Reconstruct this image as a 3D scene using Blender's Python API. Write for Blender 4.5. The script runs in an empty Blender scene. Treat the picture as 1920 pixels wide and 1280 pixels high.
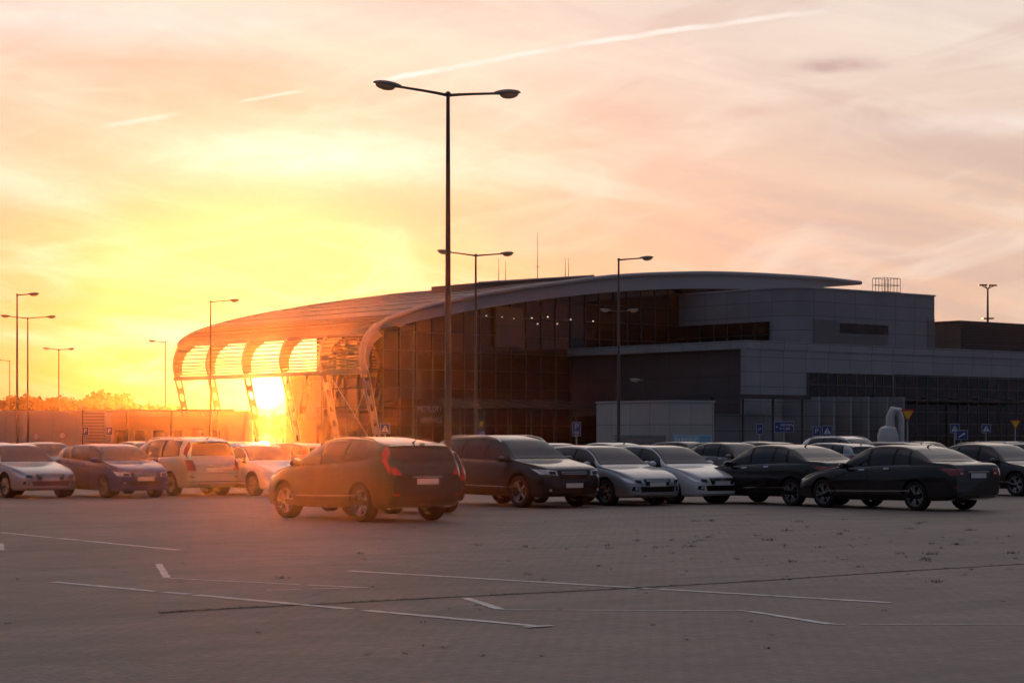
import bpy, math, random
import numpy as np
from mathutils import Vector, Matrix
random.seed(7); np.random.seed(7)
scene=bpy.context.scene
scene.view_settings.view_transform='Standard'; scene.view_settings.look='None'; scene.view_settings.exposure=0
FL=4000.0; EYE=1.65; HZ=820.0
def gd(py): return FL*EYE/(py-HZ)            # ground distance for a sight line
def wx(px,d): return (px-960)/FL*d
def wz(py,d): return EYE+(HZ-py)/FL*d

# ---------------------------------------------------------------- node helpers
class NT:
    def __init__(s,nt): s.nt=nt
    def n(s,t,**k):
        o=s.nt.nodes.new(t)
        for a,b in k.items(): setattr(o,a,b)
        return o
    def put(s,sock,v):
        if v is None: return
        if hasattr(v,'is_linked') or isinstance(v,bpy.types.NodeSocket): s.nt.links.new(v,sock)
        else: sock.default_value=v
    def m(s,op,a,b=None,c=None,clamp=False):
        o=s.n('ShaderNodeMath',operation=op); o.use_clamp=clamp
        s.put(o.inputs[0],a); s.put(o.inputs[1],b); s.put(o.inputs[2],c); return o.outputs[0]
    def dot(s,a,v):
        o=s.n('ShaderNodeVectorMath',operation='DOT_PRODUCT'); s.put(o.inputs[0],a); o.inputs[1].default_value=v; return o.outputs['Value']
    def mr(s,v,a,b,c=0.,d=1.,smooth=True):
        o=s.n('ShaderNodeMapRange'); o.interpolation_type='SMOOTHSTEP' if smooth else 'LINEAR'
        s.put(o.inputs[0],v)
        for i,x in enumerate((a,b,c,d)): o.inputs[i+1].default_value=x
        return o.outputs[0]
    def mix(s,f,a,b,bt='MIX'):
        o=s.n('ShaderNodeMix',data_type='RGBA',blend_type=bt)
        s.put(o.inputs[0],f)
        for sk,v in ((o.inputs[6],a),(o.inputs[7],b)):
            if isinstance(v,tuple): v=(v[0],v[1],v[2],1)
            s.put(sk,v)
        return o.outputs[2]
    def ramp(s,f,st):
        o=s.n('ShaderNodeValToRGB'); e=o.color_ramp.elements
        while len(e)<len(st): e.new(0.5)
        for i,(p,c) in enumerate(st):
            e[i].position=p; e[i].color=(c[0],c[1],c[2],1) if isinstance(c,tuple) else (c,c,c,1)
        s.put(o.inputs[0],f); return o.outputs[0]
    def noise(s,vec,scale,detail=4,rough=.5,dist=0.):
        o=s.n('ShaderNodeTexNoise'); s.put(o.inputs['Vector'],vec)
        o.inputs['Scale'].default_value=scale; o.inputs['Detail'].default_value=detail
        o.inputs['Roughness'].default_value=rough; o.inputs['Distortion'].default_value=dist
        return o.outputs['Fac']
    def comb(s,x,y,z):
        o=s.n('ShaderNodeCombineXYZ'); s.put(o.inputs[0],x); s.put(o.inputs[1],y); s.put(o.inputs[2],z); return o.outputs[0]
    def sep(s,v):
        o=s.n('ShaderNodeSeparateXYZ'); s.put(o.inputs[0],v); return o.outputs
    def obj(s): return s.n('ShaderNodeTexCoord').outputs['Object']

MATS={}
def mat(name,col,rough=.5,metal=0.,coat=0.,var=.12,vscale=3.,emit=None,es=0.,spec=.5,bump=0.,bscale=20.,alpha=1.):
    if name in MATS: return MATS[name]
    m=bpy.data.materials.new(name); m.use_nodes=True
    N=NT(m.node_tree); b=m.node_tree.nodes['Principled BSDF']
    ob=N.obj()
    f=N.noise(ob,vscale,3,.6)
    lo=tuple(c*(1-var) for c in col); hi=tuple(min(1,c*(1+var)) for c in col)
    N.put(b.inputs['Base Color'],N.mix(f,lo,hi))
    N.put(b.inputs['Roughness'],N.mr(f,.3,.7,max(.0,rough*.85),min(1,rough*1.15)))
    b.inputs['Metallic'].default_value=metal
    b.inputs['Coat Weight'].default_value=coat; b.inputs['Coat Roughness'].default_value=.04
    b.inputs['Specular IOR Level'].default_value=spec
    if emit: b.inputs['Emission Color'].default_value=(*emit,1); b.inputs['Emission Strength'].default_value=es
    if bump:
        bn=N.n('ShaderNodeBump'); bn.inputs['Strength'].default_value=bump
        N.put(bn.inputs['Height'],N.noise(ob,bscale,4)); N.put(b.inputs['Normal'],bn.outputs[0])
    MATS[name]=m; return m
def panelmat(name,col,w,h,joint=.02,rough=.45,metal=0.,horiz=True,var=.06):
    if name in MATS: return MATS[name]
    m=bpy.data.materials.new(name); m.use_nodes=True
    N=NT(m.node_tree); b=m.node_tree.nodes['Principled BSDF']
    x,y,z=N.sep(N.obj())
    v=N.comb(N.m('ADD',x,y),z,0.)
    br=N.n('ShaderNodeTexBrick'); br.offset=0.; N.put(br.inputs['Vector'],v)
    br.inputs['Scale'].default_value=1.; br.inputs['Brick Width'].default_value=w; br.inputs['Row Height'].default_value=h
    br.inputs['Mortar Size'].default_value=joint; br.inputs['Mortar Smooth'].default_value=.1
    br.inputs['Color1'].default_value=(*[c*(1-var) for c in col],1); br.inputs['Color2'].default_value=(*[c*(1+var) for c in col],1)
    br.inputs['Mortar'].default_value=(*[c*.35 for c in col],1)
    f=N.noise(N.obj(),.5,5,.6)
    N.put(b.inputs['Base Color'],N.mix(1.,br.outputs['Color'],N.ramp(f,[(.3,.82),(.7,1.)]),'MULTIPLY'))
    b.inputs['Roughness'].default_value=rough; b.inputs['Metallic'].default_value=metal
    MATS[name]=m; return m

# ---------------------------------------------------------------- mesh builder
class MB:
    def __init__(s): s.v=[]; s.f=[]; s.m=[]
    def add(s,vs,fs,mi=0):
        o=len(s.v); s.v+= [tuple(p) for p in vs]; s.f+=[tuple(i+o for i in f) for f in fs]; s.m+=[mi]*len(fs)
    def box(s,x0,x1,y0,y1,z0,z1,mi=0):
        s.add([(x0,y0,z0),(x1,y0,z0),(x1,y1,z0),(x0,y1,z0),(x0,y0,z1),(x1,y0,z1),(x1,y1,z1),(x0,y1,z1)],
              [(0,3,2,1),(4,5,6,7),(0,1,5,4),(1,2,6,5),(2,3,7,6),(3,0,4,7)],mi)
    def tube(s,pts,r,n=8,mi=0,cap=True):
        pts=[Vector(p) for p in pts]; rs=r if isinstance(r,(list,tuple)) else [r]*len(pts)
        rings=[]; up=None
        for i,p in enumerate(pts):
            t=(pts[min(i+1,len(pts)-1)]-pts[max(i-1,0)]).normalized()
            if up is None:
                up=Vector((0,0,1)) if abs(t.z)<.9 else Vector((1,0,0))
            a=t.cross(up).normalized(); b=a.cross(t).normalized(); up=b
            rings.append([p+rs[i]*(a*math.cos(2*math.pi*k/n)+b*math.sin(2*math.pi*k/n)) for k in range(n)])
        vs=[q for R in rings for q in R]; fs=[]
        for i in range(len(pts)-1):
            for k in range(n): fs.append((i*n+k,i*n+(k+1)%n,(i+1)*n+(k+1)%n,(i+1)*n+k))
        if cap: fs.append(tuple(range(n-1,-1,-1))); fs.append(tuple((len(pts)-1)*n+k for k in range(n)))
        s.add(vs,fs,mi)
    def lathe(s,prof,c=(0,0,0),n=24,axis='y',mi=0):
        vs=[];fs=[]
        for (r,h) in prof:
            for k in range(n):
                a=2*math.pi*k/n
                if axis=='y': vs.append((c[0]+r*math.cos(a),c[1]+h,c[2]+r*math.sin(a)))
                else: vs.append((c[0]+r*math.cos(a),c[1]+r*math.sin(a),c[2]+h))
        for i in range(len(prof)-1):
            for k in range(n): fs.append((i*n+k,i*n+(k+1)%n,(i+1)*n+(k+1)%n,(i+1)*n+k))
        s.add(vs,fs,mi)
    def poly(s,pts,z0,z1,mi=0):
        n=len(pts); vs=[(x,y,z0) for x,y in pts]+[(x,y,z1) for x,y in pts]
        s.add(vs,[tuple(range(n-1,-1,-1)),tuple(range(n,2*n))]+[(i,(i+1)%n,n+(i+1)%n,n+i) for i in range(n)],mi)
    def ell(s,c,r,n=14,m=8,mi=0,zcut=None):
        vs=[];fs=[]
        for i in range(m+1):
            ph=math.pi*i/m
            for k in range(n):
                a=2*math.pi*k/n; z=math.cos(ph)*r[2]
                if zcut is not None: z=max(z,zcut)
                vs.append((c[0]+r[0]*math.sin(ph)*math.cos(a),c[1]+r[1]*math.sin(ph)*math.sin(a),c[2]+z))
        for i in range(m):
            for k in range(n): fs.append((i*n+k,(i+1)*n+k,(i+1)*n+(k+1)%n,i*n+(k+1)%n))
        s.add(vs,fs,mi)
    def mesh(s,name,mats,smooth=False,angle=35):
        me=bpy.data.meshes.new(name); me.from_pydata(s.v,[],s.f)
        for m in mats: me.materials.append(m)
        me.polygons.foreach_set('material_index',s.m)
        if smooth:
            me.polygons.foreach_set('use_smooth',[True]*len(me.polygons))
            me.set_sharp_from_angle(angle=math.radians(angle))
        me.update(); return me
    def obj(s,name,mats,parent=None,smooth=False,loc=None,rz=0.):
        o=bpy.data.objects.new(name,s.mesh(name,mats,smooth)); scene.collection.objects.link(o)
        if parent: o.parent=parent
        if loc: o.location=loc
        o.rotation_euler=(0,0,rz); return o
def empty(name,loc=(0,0,0),rz=0.):
    e=bpy.data.objects.new(name,None); e.empty_display_size=.5; e.location=loc; e.rotation_euler=(0,0,rz)
    scene.collection.objects.link(e); return e
def text(name,body,size,loc,parent,m,rot=(math.pi/2,0,0),align='CENTER',ext=.004,sx=1.):
    c=bpy.data.curves.new(name,'FONT'); c.body=body; c.size=size; c.align_x=align; c.align_y='CENTER'; c.extrude=ext
    c.materials.append(m); o=bpy.data.objects.new(name,c); scene.collection.objects.link(o)
    o.parent=parent; o.location=loc; o.rotation_euler=rot; o.scale=(sx,1,1); return o

# ---------------------------------------------------------------- camera
cam=bpy.data.cameras.new('camera'); co=bpy.data.objects.new('camera',cam); scene.collection.objects.link(co)
co.location=(0,0,EYE); co.rotation_euler=(math.radians(90),0,0)
cam.sensor_width=36; cam.lens=75; cam.shift_y=180/1920; cam.clip_start=.2; cam.clip_end=9000
scene.camera=co

# ---------------------------------------------------------------- sun + sky
SAZ=math.atan((500-960)/FL); SEL=math.atan((820-732)/FL)
sd=Vector((math.sin(SAZ)*math.cos(SEL),math.cos(SAZ)*math.cos(SEL),math.sin(SEL)))
sl=bpy.data.lights.new('sun','SUN'); sl.energy=5.; sl.angle=math.radians(.5); sl.color=(1,.42,.13)
so=bpy.data.objects.new('sun',sl); scene.collection.objects.link(so); so.location=(-20,60,60)
so.rotation_euler=sd.to_track_quat('Z','Y').to_euler()

w=bpy.data.worlds.new('World'); scene.world=w; w.use_nodes=True
nt=w.node_tree
for n_ in list(nt.nodes): nt.nodes.remove(n_)
N=NT(nt)
D=N.n('ShaderNodeTexCoord').outputs['Generated']
X,Y,Z=N.sep(D)
sky=N.n('ShaderNodeTexSky'); sky.sky_type='NISHITA'; sky.sun_disc=False
sky.sun_elevation=SEL; sky.sun_rotation=SAZ; sky.dust_density=1.
e=N.mr(Z,0.,.25,0.,1.,False)
right=N.ramp(e,[(0,(.80,.45,.28)),(.2,(.82,.52,.35)),(.4,(.82,.57,.43)),(.65,(.80,.64,.54)),(1,(.82,.74,.69))])
left=N.ramp(e,[(0,(.95,.34,.08)),(.16,(.97,.43,.14)),(.3,(.95,.50,.25)),(.5,(.91,.57,.38)),(.75,(.87,.65,.54)),(1,(.88,.76,.70))])
side=N.mr(X,-.14,.17)
col=N.mix(side,left,right)
# streaky high cloud
cv=N.comb(N.m('ADD',N.m('MULTIPLY',X,5.),N.m('MULTIPLY',Z,6.)),N.m('MULTIPLY',Y,1.),N.m('ADD',N.m('MULTIPLY',Z,26.),N.m('MULTIPLY',X,4.5)))
c1=N.noise(cv,1.0,6,.55,.4)
c2=N.noise(N.comb(N.m('MULTIPLY',X,9.),3.1,N.m('ADD',N.m('MULTIPLY',Z,34.),N.m('MULTIPLY',X,-5.))),1.,5,.6,.8)
hi_=N.mr(c1,.46,.70,0.,.85); lo_=N.mr(c1,.50,.32,0.,.75)
bright=N.mix(side,(1.0,.82,.62),(.95,.81,.69)); dark=N.mix(side,(.82,.48,.33),(.64,.47,.41))
col=N.mix(hi_,col,bright); col=N.mix(lo_,col,dark)
col=N.mix(N.mr(c2,.48,.74,0.,.6),col,N.mix(side,(1.0,.83,.64),(.95,.80,.68)))
col=N.mix(N.mr(c2,.46,.30,0.,.4),col,N.mix(side,(.80,.48,.33),(.65,.49,.43)))
def blob(px,py,rx,ry,c,amt,col,rag=.0):
    dx=N.m('MULTIPLY',N.m('SUBTRACT',X,(px-960)/FL),FL/rx); dz=N.m('MULTIPLY',N.m('SUBTRACT',Z,(HZ-py)/FL),FL/ry)
    r=N.m('ADD',N.m('MULTIPLY',dx,dx),N.m('MULTIPLY',dz,dz))
    if rag:
        nn=N.noise(N.comb(N.m('MULTIPLY',X,60.),1.7,N.m('MULTIPLY',Z,160.)),1.,4,.6)
        r=N.m('ADD',r,N.m('MULTIPLY',N.m('SUBTRACT',nn,.5),rag))
    g=N.m('EXPONENT',N.m('MULTIPLY',r,-1.))
    g=N.m('MULTIPLY',g,N.mr(Y,.2,.6,0.,1.))
    return N.mix(N.m('MULTIPLY',g,amt,None,True),col,c)
col=blob(590,300,300,50,(1.1,.96,.78),.9,col,1.5)
col=blob(130,375,90,26,(1.02,.82,.64),.45,col,2.)
col=blob(250,60,380,45,(.94,.84,.78),.6,col,1.5)
col=blob(1560,140,75,13,(.60,.43,.40),.85,col,3.)
col=blob(1410,222,60,13,(.72,.50,.43),.6,col,3.)
col=blob(1052,370,30,8,(.76,.50,.38),.5,col,3.)
col=blob(1850,250,200,22,(.95,.84,.77),.5,col,2.)
def contrail(p,q,wd,amt,col):
    a=Vector(((p[0]-960)/FL,1,(HZ-p[1])/FL)).normalized(); b=Vector(((q[0]-960)/FL,1,(HZ-q[1])/FL)).normalized()
    n_=a.cross(b).normalized(); t=(b-a).normalized()
    nn=N.noise(D,45.,4,.65)
    dd=N.m('ABSOLUTE',N.m('ADD',N.dot(D,tuple(n_)),N.m('MULTIPLY',N.m('SUBTRACT',nn,.5),wd*1.6)))
    band=N.mr(dd,wd,wd*.1,0.,1.)
    al=N.dot(D,tuple(t)); ta,tb=a.dot(t),b.dot(t); L=tb-ta
    mk=N.m('MULTIPLY',N.mr(al,ta,ta+L*.2),N.mr(al,tb,tb-L*.35))
    mk=N.m('MULTIPLY',mk,N.mr(N.noise(D,30.,3,.6),.3,.6,.45,1.)); mk=N.m('MULTIPLY',mk,N.mr(Y,.2,.6))
    return N.mix(N.m('MULTIPLY',N.m('MULTIPLY',band,mk),amt,None,True),col,(1.02,.94,.87))
col=contrail((680,156),(1100,82),.0019,.95,col)
col=contrail((1020,92),(1600,12),.0019,.8,col)
col=contrail((440,192),(590,168),.0012,.6,col)
col=contrail((180,240),(355,208),.0018,.45,col)
# glow of the low sun through thin haze
ang=N.m('SQRT',N.m('MAXIMUM',N.m('MULTIPLY',N.m('SUBTRACT',1.,N.dot(D,tuple(sd))),2.),0.))
g1=N.m('EXPONENT',N.m('MULTIPLY',ang,-50.)); g2=N.m('EXPONENT',N.m('MULTIPLY',ang,-17.))
disc=N.mr(ang,.0095,.0045)
glow=N.mix(1.,N.mix(g2,(0,0,0),(.18,.10,.0)),N.mix(g1,(0,0,0),(2.8,1.35,.30)),'ADD')
glow=N.mix(1.,glow,N.mix(disc,(0,0,0),(10.,7.,3.2)),'ADD')
col=N.mix(1.,col,glow,'ADD')
# darker sky overhead, to the sides and behind
up=N.mr(Z,.22,.75); col=N.mix(up,col,(.38,.36,.41))
az=N.m('DIVIDE',Y,N.m('SQRT',N.m('ADD',N.m('ADD',N.m('MULTIPLY',X,X),N.m('MULTIPLY',Y,Y)),.0001)))
ea=N.m('MULTIPLY',N.mr(az,.955,.30),N.mr(Z,.95,.6)); col=N.mix(ea,col,N.mix(N.mr(Z,0.,.6),(.075,.095,.145),(.115,.15,.22)))
col=N.mix(N.mr(Z,0.,-.02),col,(.05,.045,.04))
b1=N.n('ShaderNodeBackground'); N.put(b1.inputs[0],col); b1.inputs[1].default_value=1.
b2=N.n('ShaderNodeBackground'); N.put(b2.inputs[0],sky.outputs[0]); b2.inputs[1].default_value=.006
ad=N.n('ShaderNodeAddShader'); nt.links.new(b1.outputs[0],ad.inputs[0]); nt.links.new(b2.outputs[0],ad.inputs[1])
wo=N.n('ShaderNodeOutputWorld'); nt.links.new(ad.outputs[0],wo.inputs[0])
# haze volume added, tinted orange to spread a glow around the low sun
hm=bpy.data.materials.new('added_glow_haze'); hm.use_nodes=True; hn=hm.node_tree
for n_ in list(hn.nodes): hn.nodes.remove(n_)
vs_=hn.nodes.new('ShaderNodeVolumeScatter'); vs_.inputs['Density'].default_value=.00015; vs_.inputs['Anisotropy'].default_value=.94; vs_.inputs['Color'].default_value=(1,.42,.14,1)
ho=hn.nodes.new('ShaderNodeOutputMaterial'); hn.links.new(vs_.outputs[0],ho.inputs['Volume'])

# ---------------------------------------------------------------- ground
def grass_m():
    m=bpy.data.materials.new('field'); m.use_nodes=True; N=NT(m.node_tree); b=m.node_tree.nodes['Principled BSDF']
    f=N.noise(N.obj(),.05,8,.7); N.put(b.inputs['Base Color'],N.ramp(f,[(.3,(.035,.045,.02)),(.7,(.09,.085,.045))])); b.inputs['Roughness'].default_value=.95; return m
def paver_m():
    m=bpy.data.materials.new('block_paving'); m.use_nodes=True; N=NT(m.node_tree); b=m.node_tree.nodes['Principled BSDF']
    ob=N.obj(); mp=N.n('ShaderNodeMapping'); N.put(mp.inputs[0],ob); mp.inputs['Rotation'].default_value=(0,0,math.radians(-41)); v=mp.outputs[0]
    br=N.n('ShaderNodeTexBrick'); N.put(br.inputs['Vector'],v); br.inputs['Scale'].default_value=1.
    br.inputs['Brick Width'].default_value=.2; br.inputs['Row Height'].default_value=.1; br.inputs['Mortar Size'].default_value=.005; br.inputs['Mortar Smooth'].default_value=.3
    br.inputs['Color1'].default_value=(.178,.142,.126,1); br.inputs['Color2'].default_value=(.203,.164,.146,1); br.inputs['Mortar'].default_value=(.09,.07,.06,1)
    big=N.noise(ob,.22,5,.65,.3); mid=N.noise(ob,1.6,5,.7); fine=N.noise(ob,14.,3,.7)
    c=N.mix(1.,br.outputs['Color'],N.ramp(big,[(.3,.75),(.5,.95),(.7,1.14)]),'MULTIPLY')
    c=N.mix(1.,c,N.ramp(mid,[(.3,.80),(.65,1.10)]),'MULTIPLY')
    c=N.mix(1.,c,N.ramp(fine,[(.3,.80),(.7,1.15)]),'MULTIPLY')
    c=N.mix(N.mr(N.noise(ob,.55,3,.5),.68,.78,0.,.4),c,(.05,.045,.04))
    c=N.mix(N.m('MULTIPLY',N.mr(mid,.58,.7,0.,.5),N.mr(fine,.45,.6)),c,(.08,.07,.04))
    x,y,z=N.sep(v)
    st=N.m('ABSOLUTE',N.m('SUBTRACT',N.m('FRACT',N.m('DIVIDE',x,5.2)),.5))
    c=N.mix(N.mr(st,.03,.0,0.,.2),c,(.09,.08,.07))
    # tyre-darkened drive lanes
    ln=N.noise(N.comb(N.m('MULTIPLY',x,.05),N.m('MULTIPLY',y,.9),0.),1.,3,.5)
    c=N.mix(N.mr(ln,.50,.66,0.,.35),c,(.08,.068,.06))
    N.put(b.inputs['Base Color'],c); b.inputs['Roughness'].default_value=.70; b.inputs['Specular IOR Level'].default_value=.4
    h=N.m('ADD',N.m('MULTIPLY',br.outputs['Fac'],-.5),N.m('MULTIPLY',fine,.6)); h=N.m('ADD',h,N.m('MULTIPLY',mid,1.))
    bn=N.n('ShaderNodeBump'); bn.inputs['Strength'].default_value=.6; bn.inputs['Distance'].default_value=.016; N.put(bn.inputs['Height'],h); N.put(b.inputs['Normal'],bn.outputs[0])
    return m
g=MB(); g.add([(-5000,-800,-.012),(5000,-800,-.012),(5000,6000,-.012),(-5000,6000,-.012)],[(0,1,2,3)]); g.obj('ground',[grass_m()])
g=MB(); g.add([(-90,-60,0),(110,-60,0),(110,215,0),(-90,215,0)],[(0,1,2,3)]); g.obj('parking_lot_pavement',[paver_m()])
g=MB(); g.box(-160,160,4,420,.5,40); g.obj('glow_haze_volume',[hm])  # added box of tinted haze that carries the orange sun glow

# painted bay lines
def paint_m():
    m=bpy.data.materials.new('road_paint'); m.use_nodes=True; N=NT(m.node_tree); b=m.node_tree.nodes['Principled BSDF']
    ob=N.obj(); f=N.noise(ob,9.,6,.75); f2=N.noise(ob,1.3,3,.6)
    k=N.m('ADD',f,N.m('MULTIPLY',f2,.5))
    N.put(b.inputs['Base Color'],N.ramp(k,[(.5,(.25,.21,.18)),(.68,(.48,.44,.41)),(.9,(.68,.65,.62))])); b.inputs['Roughness'].default_value=.7
    return m
pm=paint_m()
def gp(px,py): d=gd(py); return Vector((wx(px,d),d))
lines=MB()
def pline(a,b,wd=.10,z=.005):
    a=gp(*a); b=gp(*b); t=(b-a).normalized(); n_=Vector((-t.y,t.x))*wd/2
    # worn, slightly ragged paint edges
    K=max(2,int((b-a).length/.12)); vs=[]
    for i in range(K+1):
        p=a.lerp(b,i/K); q=random.uniform(.72,1.05); q2=random.uniform(.72,1.05)
        vs+=[(p.x-n_.x*q,p.y-n_.y*q,z),(p.x+n_.x*q2,p.y+n_.y*q2,z)]
    fs=[(2*i,2*i+2,2*i+3,2*i+1) for i in range(K) if random.random()>.03]
    lines.add(vs,fs)
pline((90,1090),(1000,1173),.14)
pline((1035,1173.2),(985,1176.6),.10,.009)
pline((655,1070),(1670,1130),.14)
pline((0,998),(335,1031),.14); pline((-330,985),(-60,1010),.12)
pline((297,1057),(313,1083),.10); pline((318,1084),(675,1101),.07); pline((500,1107),(690,1101.6),.05,.009)
pline((872,1121),(938,1142),.11); pline((938,1143),(1400,1145),.05); pline((1405,1146),(1558,1170),.11); pline((1560,1170.5),(2100,1170),.06)
pline((0,1018),(2,1031),.11)
lines.obj('parking_bay_markings',[pm])
dj=MB()
pts=[gp(*p) for p in ((300,1149),(385,1143),(620,1131),(870,1118),(1150,1104),(1400,1090),(1700,1070),(2000,1052))]
for a,b in zip(pts[:-1],pts[1:]):
    t=(b-a).normalized(); n_=Vector((-t.y,t.x))*.045
    dj.add([(p.x,p.y,.0035) for p in (a-n_,b-n_,b+n_,a+n_)],[(0,1,2,3)])
dj.obj('pavement_joint',[mat('joint',(.05,.045,.035),.9,vscale=8,var=.4)])
wd=MB()
def tuft(x,y,n,r,h):
    for _ in range(n):
        a=random.uniform(0,6.283); q=random.uniform(0,r); bx=x+q*math.cos(a); by=y+q*math.sin(a)
        hh=h*random.uniform(.4,1); l=random.uniform(-.04,.04); l2=random.uniform(-.04,.04); b_=random.uniform(0,3.14); ww=.005
        wd.add([(bx-ww*math.cos(b_),by-ww*math.sin(b_),0),(bx+ww*math.cos(b_),by+ww*math.sin(b_),0),(bx+l,by+l2,hh)],[(0,1,2)])
for _ in range(130):
    px=random.gauss(1450,330); py=random.choice([random.uniform(975,1095),random.gauss(1010,22)])
    if py<968: continue
    p=gp(px,py); s_=random.random()**3
    tuft(p.x,p.y,int(5+26*s_),.03+.12*s_,.02+.045*s_)
for i in range(140):
    a=random.random(); j=random.randrange(len(pts)-1); p=pts[j].lerp(pts[j+1],a); tuft(p.x,p.y,6,.05,.022)
for _ in range(60):
    p=gp(random.uniform(0,1900),random.uniform(970,1230)); tuft(p.x,p.y,7,.04,.02)
wd.obj('weeds',[mat('weed',(.085,.08,.045),.9,var=.4,vscale=2)])

# ---------------------------------------------------------------- cars
def pchip(pts):
    xs=np.array([p[0] for p in pts]); ys=np.array([p[1] for p in pts]); h=np.diff(xs); dl=np.diff(ys)/h
    m=np.zeros(len(xs)); m[0]=dl[0]; m[-1]=dl[-1]
    for i in range(1,len(xs)-1):
        if dl[i-1]*dl[i]>0:
            w1=2*h[i]+h[i-1]; w2=h[i]+2*h[i-1]; m[i]=(w1+w2)/(w1/dl[i-1]+w2/dl[i])
    def f(x):
        x=min(max(x,xs[0]),xs[-1]); i=min(max(int(np.searchsorted(xs,x,'right'))-1,0),len(h)-1)
        t=(x-xs[i])/h[i]
        return float((1+2*t)*(1-t)**2*ys[i]+t*(1-t)**2*h[i]*m[i]+t*t*(3-2*t)*ys[i+1]+t*t*(t-1)*h[i]*m[i+1])
    return f
SUB=4
class Car:
    def __init__(s,L,W,wb,fo,R,top,belt,clear,dlo,ws,rg,style,plan=None):
        s.L,s.W,s.wb,s.fo,s.R=L,W,wb,fo,R; s.top=pchip(top); s.belt=pchip(belt)
        s.plan=pchip(plan or [(0,.70),(.006,.78),(.02,.86),(.06,.935),(.14,.98),(.28,1),(.8,1),(.9,.98),(.96,.935),(.985,.88),(1,.80)])
        c=clear; s.bot=pchip([(0,c+.08),(.03,c+.02),(.1,c),(.9,c+.03),(.97,c+.08),(1,c+.16)])
        s.dlo,s.ws,s.rg,s.style=dlo,ws,rg,style; s.c={}
    def ring(s,f):
        k=round(f,5)
        if k in s.c: return s.c[k]
        w=s.W/2*s.plan(f); zt=s.top(f); zb=min(s.belt(f),zt-.045); z0=s.bot(f); h=zt-zb; g=min(1,h/.45)
        wr=w*(.93-.205*g); hb=zb-z0
        P=[(0,z0),(w*.5,z0),(w*.86,z0+.005),(w*.955,z0+.07*hb+.01),(w*.98,z0+.28*hb),(w*1.0,z0+.58*hb),(w*.985,z0+.86*hb),(w*.95,zb-.004),
           (w*.93*(1-.02*g),zb+.06*h),(w*.93*(1-g)+g*(w*.86),zb+.5*h),(wr,zb+.86*h),(wr*.90,zb+.955*h),(wr*.5,zb+.995*h),(0,zt)]
        P=np.array([(-P[1][0],P[1][1])]+P+[(-P[-2][0],P[-2][1])]); out=[]
        for i in range(1,len(P)-2):
            for j in range(SUB):
                t=j/SUB; a,b,c,d=P[i-1],P[i],P[i+1],P[i+2]; m1=.42*(c-a); m2=.42*(d-b)
                out.append((2*t**3-3*t*t+1)*b+(t**3-2*t*t+t)*m1+(-2*t**3+3*t*t)*c+(t**3-t*t)*m2)
        out.append(P[-2]); o=np.array(out); o[0,0]=0; o[-1,0]=0; o[:,0]=np.maximum(o[:,0],0)
        s.c[k]=o; return o
    # ring index: 7 = shoulder, 8-10 glasshouse side, 13 = centre top
    def pt(s,f,r):
        o=s.ring(f); q=r*SUB; i=min(int(q),len(o)-2); t=q-i; y,z=o[i]*(1-t)+o[i+1]*t
        return Vector((s.L/2-f*s.L,y,z))
    def nrm(s,f,r):
        a=s.pt(min(f+.002,1),r)-s.pt(max(f-.002,0),r); b=s.pt(f,min(r+.1,13))-s.pt(f,max(r-.1,0)); n=a.cross(b)
        p=s.pt(f,r)
        if n.length<1e-9: return Vector((0,0,1))
        n.normalize()
        if n.dot(Vector((0,p.y,p.z-.6)))<0: n=-n
        return n
    def patch(s,mb,q,nu=10,nv=6,off=.006,mi=0,both=True):
        V=[]
        for j in range(nv+1):
            for i in range(nu+1):
                a,b=i/nu,j/nv
                f=(1-b)*((1-a)*q[0][0]+a*q[1][0])+b*((1-a)*q[3][0]+a*q[2][0]); r=(1-b)*((1-a)*q[0][1]+a*q[1][1])+b*((1-a)*q[3][1]+a*q[2][1])
                V.append(s.pt(f,r)+s.nrm(f,r)*off)
        F=[(j*(nu+1)+i,j*(nu+1)+i+1,(j+1)*(nu+1)+i+1,(j+1)*(nu+1)+i) for j in range(nv) for i in range(nu)]
        mb.add(V,F,mi)
        if both: mb.add([(p.x,-p.y,p.z) for p in V],[f[::-1] for f in F],mi)
    def inside(s,f,y,z):
        o=s.ring(f)
        if z<=o[0,1] or z>=o[-1,1]: return False
        return y<np.interp(z,o[:,1],o[:,0])
    def sx(s,y,z,front):
        y=abs(y); a,b=(0.,.3) if front else (1.,.7)
        if s.inside(a,y,z): return a
        for _ in range(13):
            m=(a+b)/2
            if s.inside(m,y,z): b=m
            else: a=m
        return b
    def epatch(s,mb,q,front,nu=8,nv=4,off=.008,mi=0,both=True):
        V=[]; sg=1 if front else -1
        for j in range(nv+1):
            for i in range(nu+1):
                a,b=i/nu,j/nv
                y=(1-b)*((1-a)*q[0][0]+a*q[1][0])+b*((1-a)*q[3][0]+a*q[2][0]); z=(1-b)*((1-a)*q[0][1]+a*q[1][1])+b*((1-a)*q[3][1]+a*q[2][1])
                f=s.sx(y,z,front); V.append(Vector((s.L/2-f*s.L+sg*off,y+off*.8*(1 if y>.3 else (-1 if y<-.3 else 0)),z)))
        F=[(j*(nu+1)+i,j*(nu+1)+i+1,(j+1)*(nu+1)+i+1,(j+1)*(nu+1)+i) for j in range(nv) for i in range(nu)]
        mb.add(V,F,mi)
        if both: mb.add([(p.x,-p.y,p.z) for p in V],[f[::-1] for f in F],mi)

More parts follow.
